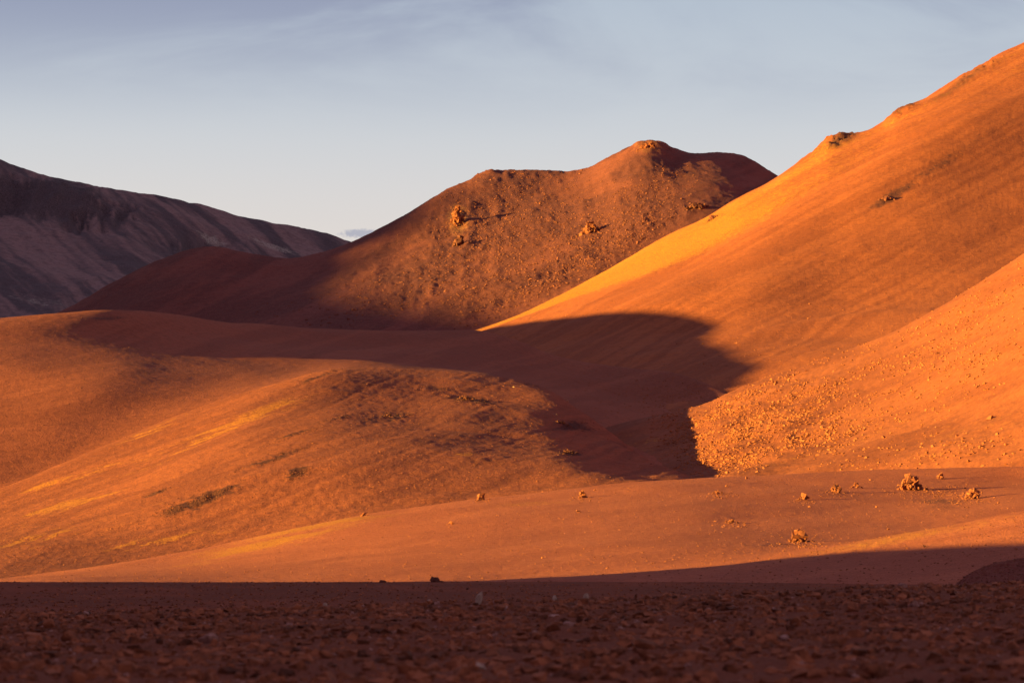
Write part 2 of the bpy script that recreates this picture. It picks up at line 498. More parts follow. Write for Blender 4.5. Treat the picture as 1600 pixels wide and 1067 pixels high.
def rel_right(x, y, px, py, T, A):
    ca, sa = math.cos(0.15), math.sin(0.15)
    u, v = x * ca - y * sa, x * sa + y * ca
    ru = A['rubble']
    fold = 3.5 * np.exp(-((py - (525 + (1190 - px) * 0.17)) / 5.0) ** 2) * smooth01(px, 940, 1020) * smooth01(px, 1500, 1300)
    return 3.0 * fbm(x * 0.008, y * 0.008, 4, 19) + 0.5 * fbm(u * 0.006, v * 0.05, 3, 33) + (0.16 + 0.9 * ru) * fbm(x * 0.2, y * 0.2, 3, 37, gain=0.75) + 0.22 * (bands(px, py, 27, 260, 10, 833) - 0.5) + 9 * (patch(px, py, 1305, 219, 60, 10, 30) + 0.7 * patch(px, py, 1400, 178, 40, 8, 30) + 0.5 * patch(px, py, 1530, 108, 60, 8, 30)) * np.abs(fbm(x * 0.06, y * 0.06, 4, 39)) + fold * 0.5


hill('orange_hill', [
    [(500, 600, 1900), (600, 565, 1850), (735, 517, 1780), (800, 495, 1760), (870, 462, 1745), (950, 420, 1730), (1050, 362, 1720), (1100, 340, 1718), (1150, 310, 1720), (1200, 285, 1725), (1240, 258, 1730), (1270, 240, 1738), (1300, 219, 1745), (1340, 209, 1755), (1380, 195, 1770), (1410, 172, 1785), (1450, 150, 1810), (1500, 122, 1860), (1540, 100, 1890), (1565, 86, 1910), (1600, 68, 1940), (1800, -40, 2060), (2200, -220, 2260)],
    [(500, 610, 1640), (600, 575, 1610), (735, 523, 1560), (800, 502, 1530), (870, 476, 1500), (950, 447, 1475), (1050, 410, 1460), (1150, 368, 1460), (1300, 290, 1515), (1450, 205, 1590), (1600, 135, 1680), (2200, -110, 2020)],
    [(500, 620, 1500), (735, 535, 1420), (870, 505, 1350), (950, 490, 1310), (1050, 470, 1290), (1150, 450, 1290), (1300, 395, 1352), (1450, 325, 1430), (1600, 262, 1515), (2200, 40, 1830)],
    [(500, 625, 1420), (735, 550, 1350), (870, 535, 1280), (950, 530, 1240), (1050, 525, 1220), (1150, 512, 1202), (1300, 485, 1226), (1450, 440, 1274), (1600, 400, 1328), (2200, 220, 1580)],
    [(500, 640, 1300), (735, 580, 1230), (870, 565, 1190), (950, 562, 1150), (1050, 555, 1110), (1150, 545, 1080), (1300, 530, 1075), (1450, 510, 1080), (1600, 490, 1090), (2200, 380, 1150)],
    [(500, 680, 1100), (735, 620, 1090), (870, 600, 1080), (1050, 590, 1020), (1150, 588, 980), (1300, 575, 950), (1600, 550, 920), (2200, 470, 880)],
    [(500, 780, 850), (870, 740, 830), (1050, 680, 830), (1150, 670, 830), (1300, 660, 810), (1600, 640, 770), (2200, 560, 720)],
], [(50, 6), (600, 320)], [8, 8, 40, 40, 34, 24, 26, 20], rel_right, M_right, streak=(27, 320, 6, 831), ys=lambda p: 1.25, nx=640, x0=480, x1=2120, attrs=at_right, ridge_blur=4)


def at_dome(px, py, P, T):
    ru = 0.5 * patch(px, py, 170, 500, 50, 5, 0)
    return {'rubble': np.clip(ru, 0, 1), 'straw_glow': zero(px)}


def rel_dome(x, y, px, py, T, A):
    return 2.0 * fbm(x * 0.008, y * 0.008, 3, 101) + 0.22 * fbm(x * 0.04, y * 0.05, 3, 103) + 0.07 * fbm(x * 0.35, y * 0.35, 3, 107, gain=0.75)


hill('smooth_dome_hill', [
    [(-600, 560, 1020), (-200, 512, 1040), (0, 498, 1060), (100, 492, 1075), (190, 488, 1105), (280, 495, 1180), (420, 507, 1270), (560, 515, 1330), (740, 517, 1350), (800, 530, 1340), (870, 556, 1320), (960, 572, 1290), (1050, 585, 1240), (1200, 650, 1100)],
    [(-600, 600, 960), (0, 535, 990), (190, 525, 1040), (280, 530, 1085), (420, 540, 1140), (560, 545, 1190), (740, 548, 1235), (800, 556, 1240), (870, 575, 1235), (960, 592, 1225), (1050, 605, 1200), (1200, 670, 1050)],
    [(-600, 700, 850), (0, 640, 880), (190, 590, 925), (300, 580, 960), (420, 570, 1010), (560, 566, 1075), (740, 573, 1165), (870, 594, 1165), (960, 620, 1150), (1050, 645, 1130), (1100, 668, 1080), (1200, 710, 930)],
    [(-600, 900, 700), (-100, 820, 750), (0, 780, 780), (150, 715, 825), (300, 655, 865), (420, 612, 910), (550, 585, 965), (700, 590, 1010), (870, 625, 1000), (960, 665, 890), (1050, 700, 830), (1100, 725, 770), (1200, 765, 700)],
    [(-600, 960, 600), (0, 860, 660), (300, 740, 740), (550, 660, 810), (870, 700, 770), (1050, 740, 700), (1200, 795, 620)],
], [(60, 5), (300, 60)], [8, 8, 40, 50, 60, 10], rel_dome, M_dome, streak=(14, 200, 14, 841), nx=560, x0=-520, x1=1180, attrs=at_dome)

DARKS = [(320, 778, 75, 13, 18, 1.0), (415, 722, 70, 7, 20, 0.8), (462, 741, 26, 7, 16, 1.0), (604, 651, 40, 8, 10, 0.9), (735, 626, 45, 8, -8, 0.9), (500, 590, 50, 5, 20, 0.7), (690, 610, 40, 5, -5, .6), (890, 664, 45, 9, 0, 0.8), (890, 706, 26, 5, 0, 0.9), (760, 725, 34, 4, 6, .7), (930, 632, 40, 10, -35, 0.8), (980, 685, 40, 8, -20, .8), (240, 770, 30, 5, 15, .6), (540, 650, 60, 4, 12, .5), (460, 680, 60, 3, 18, .5), (600, 690, 20, 3, 5, .5), (840, 600, 30, 4, -5, .5)]


def at_hump(px, py, P, T):
    r = fbm(P[..., 0] * 0.03, P[..., 1] * 0.02, 4, 141)
    ru = zero(px)
    for (cx, cy, rx, ry, a, w) in DARKS:
        ru = np.maximum(ru, w * patch(px, py, cx, cy, rx, ry, a))
    r2 = bands(px, py, 18, 45, 4.5, 143)
    ru = np.clip(ru * (0.25 + 1.15 * r2) * smooth01(r2, 0.15, 0.45) + np.maximum(r - 0.25, 0) * 0.4, 0, 1)
    st = zero(px)
    for (cx, cy, rx, ry, a, w) in [(100, 790, 130, 9, 12, 1), (60, 760, 80, 8, 12, .9), (120, 745, 130, 10, 14, .8), (60, 840, 100, 14, 14, 1.0), (260, 842, 130, 12, 8, .9), (330, 685, 160, 9, 22, .8), (200, 690, 150, 8, 24, .8), (370, 660, 120, 5, 20, 1.), (420, 640, 130, 14, 22, .7), (500, 797, 60, 6, 5, .8), (240, 720, 200, 22, 20, .35), (560, 610, 200, 30, 8, .25), (150, 800, 250, 60, 14, .3), (720, 713, 30, 6, 0, .8)]:
        st = np.maximum(st, w * patch(px, py, cx, cy, rx, ry, a))
    b2 = bands(px, py, 19, 90, 5.0, 147)
    return {'rubble': ru, 'straw_glow': np.clip((st * 0.9 + 0.12) * smooth01(b2, 0.35, 0.75) * (1 - np.clip(ru * 3, 0, 1)), 0, 1)}


def rel_hump(x, y, px, py, T, A):
    big = 1.2 * fbm(x * 0.012, y * 0.010, 3, 151) * smooth01(T, 0.0, 0.5)
    roll = 0.7 * fbm(x * 0.03, y * 0.022, 3, 157) * smooth01(px, 500, 750) * smooth01(T, 0.1, 0.5)
    big = big - 0.16 * np.clip(x - 12.0, 0, 40) * smooth01(T, 0.95, 0.25)
    return big + roll + 0.35 * fbm(x * 0.02, y * 0.10, 3, 159) + (0.12 + 0.45 * A['rubble']) * fbm(x * 0.45, y * 0.45, 3, 163, gain=0.75) + 0.16 * (A['streak'] - 0.5)


hill('stony_hump', [
    [(-600, 930, 660), (-100, 800, 740), (0, 765, 765), (150, 702, 800), (300, 642, 828), (420, 603, 848), (550, 575, 885), (700, 579, 905), (800, 592, 900), (850, 606, 880), (900, 632, 845), (950, 660, 805), (1000, 690, 762), (1060, 722, 708), (1100, 746, 672), (1200, 800, 630), (1300, 850, 600)],
    [(-600, 960, 590), (0, 800, 695), (150, 750, 720), (300, 690, 742), (420, 650, 755), (550, 630, 782), (700, 632, 800), (800, 642, 795), (850, 652, 785), (900, 672, 772), (950, 692, 748), (1000, 714, 716), (1060, 738, 676), (1100, 757, 652), (1300, 860, 580)],
    [(-600, 970, 520), (0, 850, 600), (150, 810, 625), (300, 760, 640), (420, 730, 648), (550, 710, 654), (700, 700, 672), (850, 704, 684), (1000, 738, 666), (1060, 752, 634), (1100, 766, 612), (1300, 870, 550)],
    [(-600, 980, 460), (0, 900, 520), (150, 885, 535), (300, 870, 545), (560, 818, 572), (750, 792, 585), (1000, 772, 588), (1100, 780, 576), (1300, 880, 510)],
    [(-600, 990, 400), (0, 915, 450), (560, 850, 500), (1000, 810, 530), (1300, 890, 470)],
], [(60, 8), (200, 50)], [8, 8, 60, 60, 50, 10], rel_hump, M_hump, ys=lambda p: 0.985, streak=(20, 170, 7, 851), nx=640, x0=-420, x1=1290, attrs=at_hump, ridge_blur=14)


def at_spur(px, py, P, T):
    r = fbm(P[..., 0] * 0.03, P[..., 1] * 0.03, 4, 171)
    ru = 0.35 * patch(px, py, 1560, 470, 80, 40, 38) + 0.4 * patch(px, py, 1330, 665, 70, 8, 18) + 0.25 * patch(px, py, 1200, 650, 120, 60, 20)
    return {'rubble': np.clip(ru + r * 0.35 - .05, 0, 1), 'straw_glow': np.clip(r * .6, 0, .6)}


def rel_spur(x, y, px, py, T, A):
    d = patch(px, py, 1180, 660, 160, 70, 20)
    return 1.6 * d * fbm(x * 0.075, y * 0.06, 3, 189) + 1.6 * fbm(x * 0.015, y * 0.015, 4, 181) + 0.5 * fbm(x * 0.07, y * 0.07, 3, 183) + (0.17 + 0.25 * d) * fbm(x * 0.5, y * 0.5, 3, 187, gain=0.75)


hill('bright_rubble_slope', [
    [(850, 705, 850), (950, 668, 862), (1000, 655, 866), (1060, 644, 868), (1095, 636, 870), (1140, 619, 880), (1200, 594, 895), (1260, 573, 900), (1330, 549, 890), (1400, 520, 880), (1500, 462, 860), (1600, 400, 840), (1800, 270, 800), (2200, 30, 730)],
    [(850, 742, 780), (1000, 702, 790), (1060, 692, 790), (1095, 681, 788), (1140, 660, 786), (1200, 640, 785), (1330, 608, 770), (1500, 545, 730), (1600, 492, 705), (1800, 390, 660), (2200, 200, 590)],
    [(850, 782, 715), (1000, 744, 722), (1095, 722, 713), (1200, 700, 705), (1330, 680, 680), (1500, 645, 640), (1600, 615, 615), (1800, 540, 570), (2200, 410, 510)],
    [(850, 812, 650), (1000, 778, 655), (1095, 756, 650), (1200, 742, 640), (1330, 730, 615), (1500, 716, 575), (1600, 706, 555), (2200, 610, 470)],
    [(850, 880, 580), (1000, 830, 590), (1200, 805, 590), (1600, 800, 515), (2200, 740, 430)],
], [(50, 6), (250, 80)], [8, 8, 50, 50, 40, 10], rel_spur, M_spur, streak=(22, 120, 14, 861), nx=560, x0=850, x1=2120, attrs=at_spur)


def at_tongue(px, py, P, T):
    r = fbm(P[..., 0] * 0.05, P[..., 1] * 0.05, 4, 201)
    ru = 0.8 * patch(px, py, 1470, 785, 70, 22, -10) + 0.5 * patch(px, py, 1140, 812, 40, 10, 0) + .4 * patch(px, py, 1200, 850, 120, 20, 10) + .5 * patch(px, py, 1480, 752, 120, 6, 0)
    return {'rubble': np.clip(ru * 0.6 + r * 0.35 - .05, 0, 1), 'straw_glow': np.clip((0.9 * patch(px, py, 450, 838, 220, 18, 13) + 0.5 * patch(px, py, 1400, 842, 280, 12, 10) + 0.3 * patch(px, py, 850, 785, 200, 10, 6)) * (0.4 + 0.8 * bands(px, py, 11, 120, 6, 207)) + r * .3, 0, 1)}  # straw gold is also painted along the sunlit crest edges to brighten them


def rel_tongue(x, y, px, py, T, A):
    return 0.6 * fbm(x * 0.025, y * 0.020, 3, 211) + 0.10 * fbm(x * 0.10, y * 0.07, 3, 213) + (0.035 + 0.22 * A['rubble']) * fbm(x * 0.9, y * 0.9, 3, 217, gain=0.75)


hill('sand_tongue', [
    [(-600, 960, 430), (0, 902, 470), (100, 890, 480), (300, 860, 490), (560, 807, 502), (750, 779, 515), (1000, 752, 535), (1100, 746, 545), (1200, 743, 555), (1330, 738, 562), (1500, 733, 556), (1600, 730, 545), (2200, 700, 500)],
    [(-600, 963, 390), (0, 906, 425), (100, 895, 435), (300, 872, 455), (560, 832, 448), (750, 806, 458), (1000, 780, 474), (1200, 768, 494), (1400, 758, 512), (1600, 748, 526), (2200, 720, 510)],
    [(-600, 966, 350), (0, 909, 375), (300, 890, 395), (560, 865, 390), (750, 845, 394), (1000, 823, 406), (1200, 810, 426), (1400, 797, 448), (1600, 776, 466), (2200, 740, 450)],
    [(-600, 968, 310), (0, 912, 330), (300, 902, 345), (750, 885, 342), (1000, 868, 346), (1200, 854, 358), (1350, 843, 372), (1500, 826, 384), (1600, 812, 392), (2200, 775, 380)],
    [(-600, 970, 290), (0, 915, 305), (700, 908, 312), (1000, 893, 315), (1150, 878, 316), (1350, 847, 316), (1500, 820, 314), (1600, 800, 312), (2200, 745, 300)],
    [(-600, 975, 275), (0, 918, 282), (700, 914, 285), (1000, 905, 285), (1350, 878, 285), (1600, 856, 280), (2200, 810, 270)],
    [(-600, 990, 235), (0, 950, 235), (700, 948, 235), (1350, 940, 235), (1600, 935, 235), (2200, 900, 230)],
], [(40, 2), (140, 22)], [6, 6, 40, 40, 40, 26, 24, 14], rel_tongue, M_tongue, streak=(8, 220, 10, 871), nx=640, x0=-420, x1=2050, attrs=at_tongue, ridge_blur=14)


def rel_mound(x, y, px, py, T, A):
    return 0.16 * fbm(x * 0.5, y * 0.5, 3, 221) + 0.10 * fbm(x * 2.5, y * 2.5, 3, 223, gain=0.7)


hill('dark_rubble_mound', [
    [(1440, 935, 215), (1480, 918, 222), (1505, 900, 230), (1535, 885, 236), (1570, 875, 240), (1610, 868, 242), (1750, 845, 242), (2200, 820, 240)],
    [(1440, 940, 205), (1480, 925, 212), (1505, 912, 217), (1535, 900, 222), (1610, 888, 225), (2200, 850, 222)],
    [(1440, 955, 190), (1600, 925, 195), (2200, 905, 195)],
], [(6, 0.25), (20, 4)], [6, 6, 40, 30], rel_mound, M_mound, nx=330, x0=1440, x1=2700)


def rel_plain(x, y, px, py, T, A):
    return 0.05 * fbm(x * 0.08, y * 0.05, 3, 231) + 0.035 * fbm(x * 1.2, y * 1.2, 3, 233, gain=0.7)


hill('gravel_plain', [
    [(-600, 910, 262), (0, 909, 264), (1000, 909, 264), (1300, 911, 262), (2200, 914, 258)],
    [(-600, 925, 190), (0, 923, 190), (1000, 922, 190), (2200, 925, 190)],
    [(-600, 962, 110), (0, 960, 110), (1000, 956, 110), (2200, 956, 110)],
    [(-600, 1050, 58), (2200, 1050, 58)],
], [(8, 0.25), (30, 2.5)], [4, 4, 70, 60, 20], rel_plain, M_plain, streak=(0, 200, 6, 881), nx=600, x0=-1100, x1=2700, blur=30, ridge_blur=30)


def rel_near(x, y, px, py, T, A):
    return 0.05 * fbm(x * 0.35, y * 0.25, 3, 241) + 0.075 * fbm(x * 1.3, y * 0.7, 4, 243) + 0.022 * fbm(x * 7, y * 6, 3, 247, gain=0.7)


hill('stony_ground', [
    [(-600, 966, 62), (0, 959, 62), (300, 953, 62), (550, 946, 62), (800, 942, 62), (1070, 930, 62), (1300, 919, 62), (1500, 915, 62), (2200, 905, 62)],
    [(-600, 985, 48), (0, 978, 48), (800, 965, 48), (1500, 945, 48), (2200, 935, 48)],
    [(-600, 1030, 32), (0, 1025, 32), (800, 1015, 32), (1600, 1000, 32), (2200, 990, 32)],
    [(-600, 1110, 20), (800, 1105, 20), (2200, 1095, 20)],
    [(-600, 1500, 6), (2200, 1500, 6)],
], [(3, 0.12), (14, 1.6)], [5, 6, 56, 56, 36, 10], rel_near, M_near, nx=860, x0=-2200, x1=3800, blur=40, ridge_blur=25)


# ------------------------------------------------------------------ unseen mountains left of the view, shaped to throw the evening shade
def range_hill(name, prof, slope, half, mat, seed, n=160, m=36, rough=1.0):
    """prof: [(u, w, x)] u across the sunlight, w the height of the light just grazing the crest, x where the crest stands"""
    cb, sb, te = math.cos(SUN_BACK), math.sin(SUN_BACK), math.tan(SUN_EL)
    pr = np.array(prof, float)
    uu = np.linspace(pr[0, 0], pr[-1, 0], n)
    k = np.clip(np.searchsorted(pr[:, 0], uu) - 1, 0, len(pr) - 2)
    mw, mx = pchip_slopes(pr[:, 0], pr[:, 1]), pchip_slopes(pr[:, 0], pr[:, 2])
    w, x = hermite(pr[:, 0], pr[:, 1], mw, k, uu), hermite(pr[:, 0], pr[:, 2], mx, k, uu)
    y = (uu + x * sb) / cb
    z = w - (x * cb + y * sb) * te
    q = np.linspace(-1, 1, 2 * m + 1)
    q = np.sign(q) * np.abs(q) ** 1.5
    h = (z + 12.0)
    off = q[None, :] * (np.maximum(h, 6.0) / slope * half)[:, None]
    d = np.abs(off) * slope
    zz = z[:, None] - (np.sqrt(d * d + 1.0) - 1.0)
    X, Y = x[:, None] + off * 0.985, y[:, None] - off * 0.17
    fade = np.clip(d / (0.25 * h[:, None]), 0.06, 1)
    zz = zz + rough * fade * (0.07 * h[:, None] * (fbm(X / 120, Y / 120, 4, seed) - 0.3))
    P = np.stack([X, Y, zz], -1)
    idx = np.arange(P.shape[0] * P.shape[1]).reshape(P.shape[:2])
    F = np.stack([idx[:-1, :-1], idx[:-1, 1:], idx[1:, 1:], idx[1:, :-1]], -1).reshape(-1, 4)
    ob = add_mesh(name, P.reshape(-1, 3), F, mat, True)
    ob['kind'] = 'structure'
    return ob


range_hill('neighbouring_foothill', [(-260, 4, -120), (-120, 14, -105), (0, 18, -92), (150, 18, -92), (235, 16.6, -92), (251, 15.6, -93), (260, 15.0, -94), (268, 14.5, -95), (277, 12.8, -96), (284, 10.6, -97), (290, 9.0, -98), (298, 7.2, -100), (306, 4.6, -102), (330, 0, -108), (380, -8, -120)], 0.42, 1.0, M_tongue, 301)
range_hill('neighbouring_range', [(560, -6, -230), (650, 3, -245), (700, 8, -255), (760, 18, -270), (843, 38, -290), (900, 58, -305), (961, 82, -330), (1010, 97, -350), (1055, 109, -370), (1068, 113.5, -374), (1080, 122.5, -377), (1095, 126.5, -380), (1124, 136.5, -388), (1180, 146, -400), (1236, 156, -420), (1337, 174, -455), (1402, 190.5, -475), (1452, 199, -490), (1499, 203, -505), (1599, 208, -540), (1675, 212, -570), (1900, 222, -640), (2000, 250, -690), (2100, 275, -730), (2250, 240, -780), (2450, 180, -860), (2700, 80, -960)], 0.55, 1.0, M_right, 311, n=440)
range_hill('added_shade_mountain', [(1700, 140, -2414), (2000, 250, -2840), (2200, 278, -3124), (2320, 296, -3294), (2520, 336, -3578), (2634, 379, -3740), (2690, 396, -3819), (2727, 428, -3872), (2804, 465, -3981), (2900, 500, -4118), (3200, 590, -4544), (3600, 680, -5112), (4281, 740, -6079), (5000, 860, -7100), (5600, 900, -7952)], 0.5, 1.0, M_mid, 321, n=200)  # unseen, added far off to lay a soft shade on the rocky mountain


# ------------------------------------------------------------------ rocks
M_rock_orange = rock_mat('ochre_rock', (0.15, 0.045, 0.024), (0.30, 0.100, 0.045), 2.0)
M_rock_dark = rock_mat('dark_brown_rock', (0.085, 0.029, 0.021), (0.165, 0.055, 0.036), 2.0)
M_rock_bright = rock_mat('sunlit_ochre_rock', (0.20, 0.062, 0.028), (0.37, 0.128, 0.052), 2.0)
M_rock_pale = rock_mat('pale_dusty_rock', (0.26, 0.145, 0.085), (0.42, 0.24, 0.13), 3.0)
M_rock_red = rock_mat('red_brown_rock', (0.13, 0.042, 0.030), (0.25, 0.082, 0.048), 1.2)
M_stone_dark = rock_mat('dusty_brown_stone', (0.072, 0.020, 0.009), (0.37, 0.122, 0.055), 6.0)
M_stone_bleached = rock_mat('bleached_stone', (0.28, 0.185, 0.135), (0.44, 0.31, 0.23), 14.0)
M_stone_pale = rock_mat('pale_grey_stone', (0.25, 0.115, 0.085), (0.44, 0.25, 0.20), 14.0)


def box_rock(r):
    c = np.array([[x, y, z] for z in (-1, 1) for y in (-1, 1) for x in (-1, 1)], float) * 0.62
    c *= 1 + r.uniform(-0.38, 0.38, c.shape)
    c[4:, :2] *= r.uniform(0.5, 0.85)
    f = [(0, 2, 3), (0, 3, 1), (4, 5, 7), (4, 7, 6), (0, 1, 5), (0, 5, 4), (2, 6, 7), (2, 7, 3), (0, 4, 6), (0, 6, 2), (1, 3, 7), (1, 7, 5)]
    return c, np.array(f)


def ico(sub):
    t = (1 + 5 ** 0.5) / 2
    v = [(-1, t, 0), (1, t, 0), (-1, -t, 0), (1, -t, 0), (0, -1, t), (0, 1, t), (0, -1, -t), (0, 1, -t), (t, 0, -1), (t, 0, 1), (-t, 0, -1), (-t, 0, 1)]
    f = [(0, 11, 5), (0, 5, 1), (0, 1, 7), (0, 7, 10), (0, 10, 11), (1, 5, 9), (5, 11, 4), (11, 10, 2), (10, 7, 6), (7, 1, 8), (3, 9, 4), (3, 4, 2), (3, 2, 6), (3, 6, 8), (3, 8, 9), (4, 9, 5), (2, 4, 11), (6, 2, 10), (8, 6, 7), (9, 8, 1)]
    v = [np.array(a, float) / np.linalg.norm(a) for a in v]
    for _ in range(sub):
        cache, nf = {}, []

        def mid(a, b):
            key = (min(a, b), max(a, b))
            if key not in cache:
                p = v[a] + v[b]
                v.append(p / np.linalg.norm(p))
                cache[key] = len(v) - 1
            return cache[key]
        for a, b, c in f:
            ab, bc, ca = mid(a, b), mid(b, c), mid(c, a)
            nf += [(a, ab, ca), (b, bc, ab), (c, ca, bc), (ab, bc, ca)]
        f = nf
    return np.array(v), np.array(f)


def cut_rock(r, sub, cuts=9, stretch=(1, 1, 1)):
    v, f = ico(sub)
    v = v * (1 + r.uniform(-0.10, 0.10, (len(v), 1)))
    for _ in range(cuts):                      # broken faces: push everything beyond a plane back onto it
        n = r.normal(size=3)
        n /= np.linalg.norm(n)
        d = r.uniform(0.38, 0.80)
        over = v @ n - d
        v = v - np.where(over > 0, over, 0)[:, None] * n
    v = v * np.array(stretch) * r.uniform(0.78, 1.2, 3)
    return v, f


BOXES = [box_rock(rng) for _ in range(12)]
SMALL = [cut_rock(rng, 0, 5) for _ in range(10)]
BIG = [cut_rock(rng, 1, 10) for _ in range(10)]


def rot_mats(n, r, tilt=1.0):
    q = r.normal(size=(n, 4))
    q[:, 1:3] *= tilt
    q /= np.linalg.norm(q, axis=1)[:, None]
    w, x, y, z = q.T
    return np.stack([np.stack([1 - 2 * (y * y + z * z), 2 * (x * y - z * w), 2 * (x * z + y * w)], -1),
                     np.stack([2 * (x * y + z * w), 1 - 2 * (x * x + z * z), 2 * (y * z - x * w)], -1),
                     np.stack([2 * (x * z - y * w), 2 * (y * z + x * w), 1 - 2 * (x * x + y * y)], -1)], 1)


def stuff_rocks(name, label, cat, P, size, mat, seed, flat=0.7, sink=0.2, parts=None):
    r = np.random.default_rng(seed)
    T = parts or BOXES
    which = r.integers(0, len(T), len(P))
    Vs, Fs, base = [], [], 0
    for k, (v, f) in enumerate(T):
        sel = np.where(which == k)[0]
        if len(sel) == 0:
            continue
        R = rot_mats(len(sel), r, 0.5)
        sc = size[sel][:, None, None] * 0.5 * r.uniform(0.8, 1.25, (len(sel), 1, 3)) * np.array([1, 1, flat])
        q = np.einsum('nij,vj->nvi', R, v) * sc
        q = q + P[sel][:, None, :]
        q[..., 2] += (size[sel] * 0.5 * flat * (0.6 - 2 * sink))[:, None]
        Vs.append(q.reshape(-1, 3))
        Fs.append((np.arange(len(sel))[:, None, None] * len(v) + f[None]).reshape(-1, 3) + base)
        base += len(sel) * len(v)
    ob = add_mesh(name, np.concatenate(Vs), np.concatenate(Fs), mat, False)
    ob['kind'] = 'stuff'
    ob['label'] = label
    ob['category'] = cat
    return ob


def scatter(layer, n, weight, seed, tmin=-0.02, area=True):
    """random points on a hill; weight(px, py) gives the wanted density as seen in the picture (or per ground area)"""
    L = LAYERS[layer]
    P, px, py, T = L['P'], L['px'], L['py'], L['T']
    cx, cy = px[:-1, :-1], py[:-1, :-1]
    w = np.where(T[:-1, :-1] >= tmin, weight(cx, cy), 0.0)
    if area:
        ar = np.abs((px[:-1, 1:] - cx) * (py[1:, :-1] - cy))
    else:
        ar = np.abs((P[:-1, 1:, 0] - P[:-1, :-1, 0]) * (P[1:, :-1, 1] - P[:-1, :-1, 1]))
    w = np.clip(w, 0, None) * ar
    c = np.cumsum(w.ravel())
    r = np.random.default_rng(seed)
    k = np.searchsorted(c, r.uniform(0, c[-1], n))
    i, j = k // cx.shape[1], k % cx.shape[1]
    a, b = r.uniform(0, 1, (2, n))
    a, b = a[:, None], b[:, None]
    return (P[i, j] * (1 - a) + P[i + 1, j] * a) * (1 - b) + (P[i, j + 1] * (1 - a) + P[i + 1, j + 1] * a) * b


def ground_at(layer, px, py):
    L = LAYERS[layer]
    d = (L['px'] - px) ** 2 + (L['py'] - py) ** 2 + np.where(L['T'] < 0, 1e6, 0)
    i, j = np.unravel_index(np.argmin(d), d.shape)
    return L['P'][i, j]


def z_at(layer, x, y):
    """height of a hill at a ground point (nearest grid vertex, refined by the four around it)"""
    L = LAYERS[layer]
    P = L['P']
    d = (P[..., 0] - x) ** 2 + (P[..., 1] - y) ** 2
    k = np.argpartition(d.ravel(), 3)[:3]
    w = 1 / (d.ravel()[k] + 1e-6)
    return float((P.reshape(-1, 3)[k, 2] * w).sum() / w.sum())


def logsize(n, lo, hi, seed, power=2.2):
    r = np.random.default_rng(seed)
    return lo + (hi - lo) * r.uniform(0, 1, n) ** power


def rock_mesh(name, vf, mat):
    me = bpy.data.meshes.new(name)
    me.from_pydata([tuple(p) for p in vf[0]], [], [tuple(int(i) for i in f) for f in vf[1]])
    me.materials.append(mat)
    return me


def mesh_set(name, src, mat):
    return [rock_mesh(name, vf, mat) for vf in src]


ANG = [(lambda vf: (vf[0] * r_, vf[1]))(box_rock(rng)) for r_ in [1.25] * 8] + BIG[:4]
SETS = {'orange': mesh_set('rock', ANG, M_rock_orange), 'dark': mesh_set('rock', ANG, M_rock_dark), 'pale': mesh_set('rock', BIG, M_rock_pale), 'red': mesh_set('rock', ANG, M_rock_red),
        'boulder': mesh_set('boulder', SMALL, M_rock_bright), 'boulder_dark': mesh_set('boulder', SMALL, M_rock_dark),
        'stone_bleached': mesh_set('stone', BIG, M_stone_bleached), 'stone': mesh_set('stone', BIG, M_stone_dark), 'stone_pale': mesh_set('stone', BIG, M_stone_pale)}


def thing(name, label, cat, loc, group=None):
    o = bpy.data.objects.new(name, None)
    o.empty_display_size = 0.3
    COL.objects.link(o)
    o.location = loc
    o['label'] = label
    o['category'] = cat
    if group:
        o['group'] = group
    return o


def single(name, label, cat, me, loc, size, group=None, rot=None, scale=(1, 1, 0.8)):
    o = bpy.data.objects.new(name, me)
    COL.objects.link(o)
    o.location = (float(loc[0]), float(loc[1]), float(loc[2]) + size * 0.5 * scale[2] * 0.35)
    o.rotation_euler = rot if rot is not None else (random.uniform(-0.4, 0.4), random.uniform(-0.4, 0.4), random.uniform(0, 6.28))
    o.scale = [size * 0.5 * q for q in scale]
    o['label'] = label
    o['category'] = cat
    if group:
        o['group'] = group
    return o


def heap(name, label, layer, px, py, wpx, hpx, n, kind, cat, seed, rock=(0.10, 0.40), depth=0.6, lean=0.0, group=None, dark=0.0):
    """rocks heaped on the ground: rock sizes as shares of the heap's width"""
    r = np.random.default_rng(seed)
    g = ground_at(layer, px, py)
    m = g[1] / FPX
    W, H = wpx * m, hpx * m
    t = thing(name, label, cat, tuple(float(q) for q in g), group)
    mm = SETS[kind]
    n = int(n * 1.5)
    W, H = W * 1.1, H * 1.4
    for i in range(n):
        # heavy rocks in the middle and low, smaller ones spilling to the edge and lying on top
        f = (i / max(1, n - 1)) ** 0.6
        rad = math.sqrt(r.uniform(0, 1)) * (0.22 + 0.85 * f ** 1.5)
        a = r.uniform(0, 6.283)
        dx, dy = 0.5 * W * rad * math.cos(a), 0.5 * W * depth * rad * math.sin(a)
        sz = max(1.4 * m, min(W, 1.6 * H) * (1.25 * rock[1] - (1.25 * rock[1] - rock[0]) * f ** 0.5) * r.uniform(0.75, 1.2))
        top = max(0.0, 1 - rad * 1.15 + lean * dx / max(W, 1e-6))
        lift = (H - sz * 0.5) * top * r.uniform(0.15, 1.0) if H > sz * 0.5 else 0.0
        gz = z_at(layer, g[0] + dx, g[1] + dy)
        o = bpy.data.objects.new('rock', mm[int(r.integers(0, len(mm)))])
        COL.objects.link(o)
        o.parent = t
        o.location = (dx, dy, gz - g[2] + max(0.0, lift) + sz * 0.12)
        o.rotation_euler = tuple(r.uniform(-3, 3, 3))
        sc = sz * 0.5 * r.uniform(0.65, 1.3, 3)
        o.scale = tuple(float(q) for q in sc)
    return t


